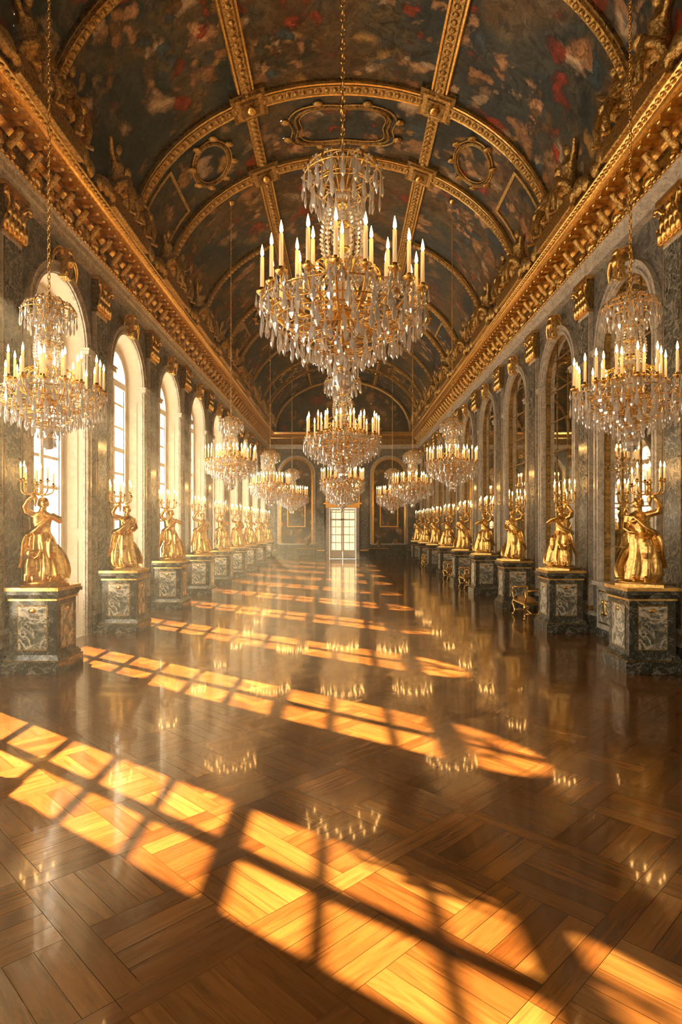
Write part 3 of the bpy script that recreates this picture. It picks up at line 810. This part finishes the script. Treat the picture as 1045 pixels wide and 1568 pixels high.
# ------------------------------------------------------------------ end walls
def end_wall(y,sgn,name,dname):
    mb=MB(); dw=.98; dh=3.75
    def q(x0,z0,x1,z1,m=M_WALL): mb.add([(x0,y,z0),(x1,y,z0),(x1,y,z1),(x0,y,z1)],[(0,1,2,3)],m)
    q(-6.2,0,-dw,dh);q(dw,0,6.2,dh);q(-6.2,dh,6.2,9.4)
    mb.add([(VA*cos(pi*j/40)*1.02,y,ZC-.02+VB*1.02*sin(pi*j/40)) for j in range(41)],[tuple(range(41))],PAINT2)
    yo=y-sgn*.5
    for s in (-1,1): mb.add([(s*dw,y,0),(s*dw,yo,0),(s*dw,yo,dh),(s*dw,y,dh)],[(0,1,2,3)],M_STONE)
    mb.add([(-dw,y,dh),(dw,y,dh),(dw,yo,dh),(-dw,yo,dh)],[(0,1,2,3)],M_STONE)
    mb.box((-3.6,yo,4.7),(5.24,.06,9.4),M_STONE); mb.box((3.6,yo,4.7),(5.24,.06,9.4),M_STONE); mb.box((0,yo,6.6),(2,.06,5.7),M_STONE)
    mb.obj(name)
    e=sgn
    def hband(mb,xc,zs,ai,ao,zb,t0,t1,mat,n=18):
        I=[(xc-ai,zb)]+[(xc-ai*cos(pi*j/n),zs+ai*sin(pi*j/n)) for j in range(n+1)]+[(xc+ai,zb)]
        O=[(xc-ao,zb)]+[(xc-ao*cos(pi*j/n),zs+ao*sin(pi*j/n)) for j in range(n+1)]+[(xc+ao,zb)]
        vs=[];fs=[]
        for (a,b),(c,d) in zip(I,O): vs+=[(a,t0,b),(a,t1,b),(c,t1,d),(c,t0,d)]
        for i in range(len(I)-1):
            for t in range(4):
                u=(t+1)%4; fs.append((i*4+t,i*4+u,(i+1)*4+u,(i+1)*4+t))
        mb.add(vs,fs,mat)
    def hpanel(mb,xc,zs,a,zb,yy,mat,n=18):
        P=[(xc-a,yy,zb)]+[(xc-a*cos(pi*j/n),yy,zs+a*sin(pi*j/n)) for j in range(n+1)]+[(xc+a,yy,zb)]
        mb.add(P,[tuple(range(len(P)))],mat)
    mb=MB()
    for s in (-1,1):
        mb.box((s*(dw+.12),y+e*.05,dh/2),(.24,.1,dh),M_LIGHT)
        for x in (1.62,5.2):
            mb.box((s*x,y+e*.08,3.95),(.55,.16,6.9),M_PIL); mb.box((s*x,y+e*.1,.3),(.7,.22,.6),M_DARK)
            mb.box((s*x,y+e*.1,7.7),(.62,.22,.65),GOLD,top=1.1); mb.box((s*x,y+e*.12,.65),(.64,.2,.1),GOLD)
            for k in range(3): mb.ball((s*x+(k-1)*.2,y+e*.24,7.65),(.09,.07,.2),GOLD,7,6)
        hpanel(mb,s*3.4,6.2,1.12,1.1,y+e*.06,PAINT); hband(mb,s*3.4,6.2,1.1,1.24,1.1,y,y+e*.14,GOLD); hband(mb,s*3.4,6.2,1.24,1.4,1.1,y,y+e*.09,M_LIGHT)
        mb.box((s*3.4,y+e*.05,.55),(2.5,.1,1.1),M_DARK); mb.box((s*3.4,y+e*.08,1.1),(2.6,.16,.09),M_LIGHT)
        mb.box((s*3.4,y+e*.1,3.7),(1.35,.08,2.7),GOLD); mb.box((s*3.4,y+e*.13,3.7),(1.2,.06,2.55),PAINT2)
    hband(mb,0,5.6,1.1,1.26,dh+.36,y,y+e*.14,GOLD); hpanel(mb,0,5.6,1.1,dh+.36,y+e*.05,PAINT2)
    mb.box((0,y+e*.06,dh+.14),(2.5,.14,.26),GOLD); mb.box((0,y+e*.1,dh+.32),(2.8,.22,.1),GOLD)
    mb.obj(trimname())
    mb=MB()
    pts=[(VA*.94*cos(pi*j/40),y+e*.14,ZC+.15+VB*.9*sin(pi*j/40)) for j in range(41)]
    mb.tube(pts,.12,GOLDR,8)
    for s in (-1,1):
        mb.tube(smoothpath([(s*1.5,y+e*.2,9.4),(s*1.2,y+e*.2,10.1),(s*.6,y+e*.2,10.5),(s*.1,y+e*.2,10.7)],4),.12,GOLD,7)
        mb.tube(smoothpath([(s*1.5,y+e*.25,9.5),(s*2.0,y+e*.25,9.9),(s*2.4,y+e*.25,9.6),(s*2.9,y+e*.25,9.5)],4),.1,GOLDR,7)
        for k in range(7): mb.ball((s*(.5+.35*k),y+e*.22,9.5+.25*((k*7)%3)*.5),(.18,.12,.2),GOLDR,8,6)
    mb.ball((0,y+e*.2,10.1),(.45,.12,.5),GOLD); mb.ball((0,y+e*.2,10.9),(.25,.15,.2),GOLD)
    mb.obj(trimname())
    mb=MB(); yd=y-sgn*.3
    for s in (-1,1):
        mb.box((s*(dw-.06),yd,dh/2),(.1,.08,dh-.02),WHITEW); mb.box((s*.06,yd,dh/2),(.1,.07,dh-.02),WHITEW)
        mb.box((s*.5,yd,.3),(.84,.05,.58),WHITEW); mb.box((s*.5,yd,.3),(.6,.08,.36),WHITEW)
        mb.box((s*.5,yd,dh/2+.2),(.04,.04,dh-.5),WHITEW)
    for z in (.05,.62,1.2,1.78,2.36,2.9,3.45,dh-.06): mb.box((0,yd,z),(1.88,.05,.06),WHITEW)
    mb.box((0,yd,2.9),(1.88,.07,.12),WHITEW)
    mb.ball((.06,yd+e*.06,1.1),.03,GOLD)
    n=40; vs=[]
    for i in range(n+1):
        x=-.92+1.84*i/n; vs+=[(x,yd-e*(.07+.015*sin(i*1.7)),.5),(x,yd-e*(.07+.015*sin(i*1.7)),dh-.05)]
    mb.add(vs,[(2*i,2*i+2,2*i+3,2*i+1) for i in range(n)],DIMSHEET,True)  # added sheet behind the panes, cuts the daylight coming through the door
    mb.obj(dname)
end_wall(YF,-1,'wall_far','door_1'); end_wall(YB,1,'wall_back','door_2')

for s,nm in ((-1,'left'),(1,'right')):
    mb=MB()
    for k in range(NB+1):
        y=YB+BAY*k; y0=max(YB,y-BAY/2+A+.24); y1=min(YF,y+BAY/2-A-.24)
        mb.box((s*(W-.03),(y0+y1)/2,.2),(.06,y1-y0,.4),M_DARK); mb.box((s*(W-.04),(y0+y1)/2,.43),(.08,y1-y0,.06),M_LIGHT)
    mb.obj('baseboard_'+nm)

# ------------------------------------------------------------------ furniture
def bench():
    mb=MB()
    L=1.1;D=.42;H=.45
    mb.box((0,0,H-.04),(L,D,.07),GOLD)
    mb.ball((0,0,H+.03),(L*.48,D*.46,.075),VELVET,20,8)
    for s in (-1,1):
        for t in (-1,1):
            mb.tube(smoothpath([(s*L*.46,t*D*.44,H-.05),(s*L*.5,t*D*.48,H*.7),(s*L*.42,t*D*.42,H*.3),(s*L*.48,t*D*.5,.03)],4),[.04]*5+[.03]*4+[.022]*3+[.03],GOLD,8)
            mb.ball((s*L*.48,t*D*.5,.03),(.035,.035,.03),GOLD)
            mb.tube(smoothpath([(s*L*.47,t*D*.44,H),(s*L*.56,t*D*.46,H+.15),(s*L*.5,t*D*.46,H+.28),(s*L*.58,t*D*.46,H+.3)],4),.024,GOLD,7)
        mb.tube([(s*L*.54,-D*.48,H+.3),(s*L*.54,D*.48,H+.3)],.03,GOLD,8)
        mb.tube([(s*L*.44,-D*.42,.15),(s*L*.44,D*.42,.15)],.016,GOLD,6)
    mb.tube([(-L*.44,0,.15),(0,0,.2),(L*.44,0,.15)],.018,GOLD,6); mb.ball((0,0,.22),(.05,.05,.06),GOLD)
    for i in range(9): mb.ball(((i-4)*.11,-D/2-.01,H-.05),(.035,.02,.035),GOLD,6,5)
    for i in range(9): mb.ball(((i-4)*.11,D/2+.01,H-.05),(.035,.02,.035),GOLD,6,5)
    return mb.mesh('gilded_bench')
bm=bench()
for k in (6,8,9,11):
    place(bm,'gilded_bench',(W-.85,WY[k],.002),pi/2)
def console():
    mb=MB()
    mb.box((0,0,.88),(1.5,.55,.06),M_DARK); mb.box((0,0,.8),(1.4,.48,.1),GOLDD)
    for s in (-1,1):
        for t in (-1,1):
            mb.tube(smoothpath([(s*.64,t*.2,.76),(s*.68,t*.22,.55),(s*.58,t*.18,.25),(s*.64,t*.22,.03)],4),[.05]*5+[.035]*8,DARKW,8)
    mb.tube([(-.6,0,.2),(0,0,.3),(.6,0,.2)],.03,DARKW,7)
    mb.lathe([(.08,.91),(.1,.93),(.05,.97),(.14,1.1),(.16,1.2),(.1,1.3),(.06,1.36),(.1,1.4)],14,(0,0,0),GOLDD)
    return mb.mesh('console_table')
cm=console()
for x in (-2.6,2.6): place(cm,'console_table',(x,YF-.55,.002))

# ------------------------------------------------------------------ light
w=bpy.data.worlds.new('World'); S.world=w; w.use_nodes=True
bg=w.node_tree.nodes['Background']; bg.inputs[0].default_value=(1.0,.87,.65,1); bg.inputs[1].default_value=6.0
L=bpy.data.lights.new('sun','SUN'); L.energy=92; L.color=(1,.79,.48); L.angle=radians(.6)
lo=bpy.data.objects.new('sun',L); S.collection.objects.link(lo)
E=radians(34.3); d=Vector((.8*cos(E),-.6*cos(E),-sin(E)))
lo.rotation_euler=d.to_track_quat('-Z','Y').to_euler(); lo.location=(-20,25,20)

# dusty air volume filling the hall, added for window glow and sun shafts
mb=MB(); mb.box((0,(YB+YF)/2,4.6),(2*W-.04,YF-YB-.04,9.1),GOLD)
air=mb.mesh('window_light_haze'); air.materials.clear()
m=bpy.data.materials.new('dusty_air'); m.use_nodes=True; nt=m.node_tree
nt.nodes.remove(nt.nodes['Principled BSDF'])
vs_=nt.nodes.new('ShaderNodeVolumeScatter'); vs_.inputs['Density'].default_value=.0052; vs_.inputs['Anisotropy'].default_value=.6
vs_.inputs['Color'].default_value=(1,.88,.68,1)
nt.links.new(vs_.outputs[0],nt.nodes['Material Output'].inputs['Volume'])
air.materials.append(m); place(air,'window_light_haze')

# ------------------------------------------------------------------ camera
cam=bpy.data.cameras.new('camera'); co=bpy.data.objects.new('camera',cam); S.collection.objects.link(co)
co.location=(0,0,2.4); co.rotation_euler=(pi/2,0,0)
cam.sensor_width=36; cam.lens=36*950/1568; cam.shift_y=22/1568; cam.shift_x=-2.5/1568
cam.clip_start=.05; cam.clip_end=500
S.camera=co
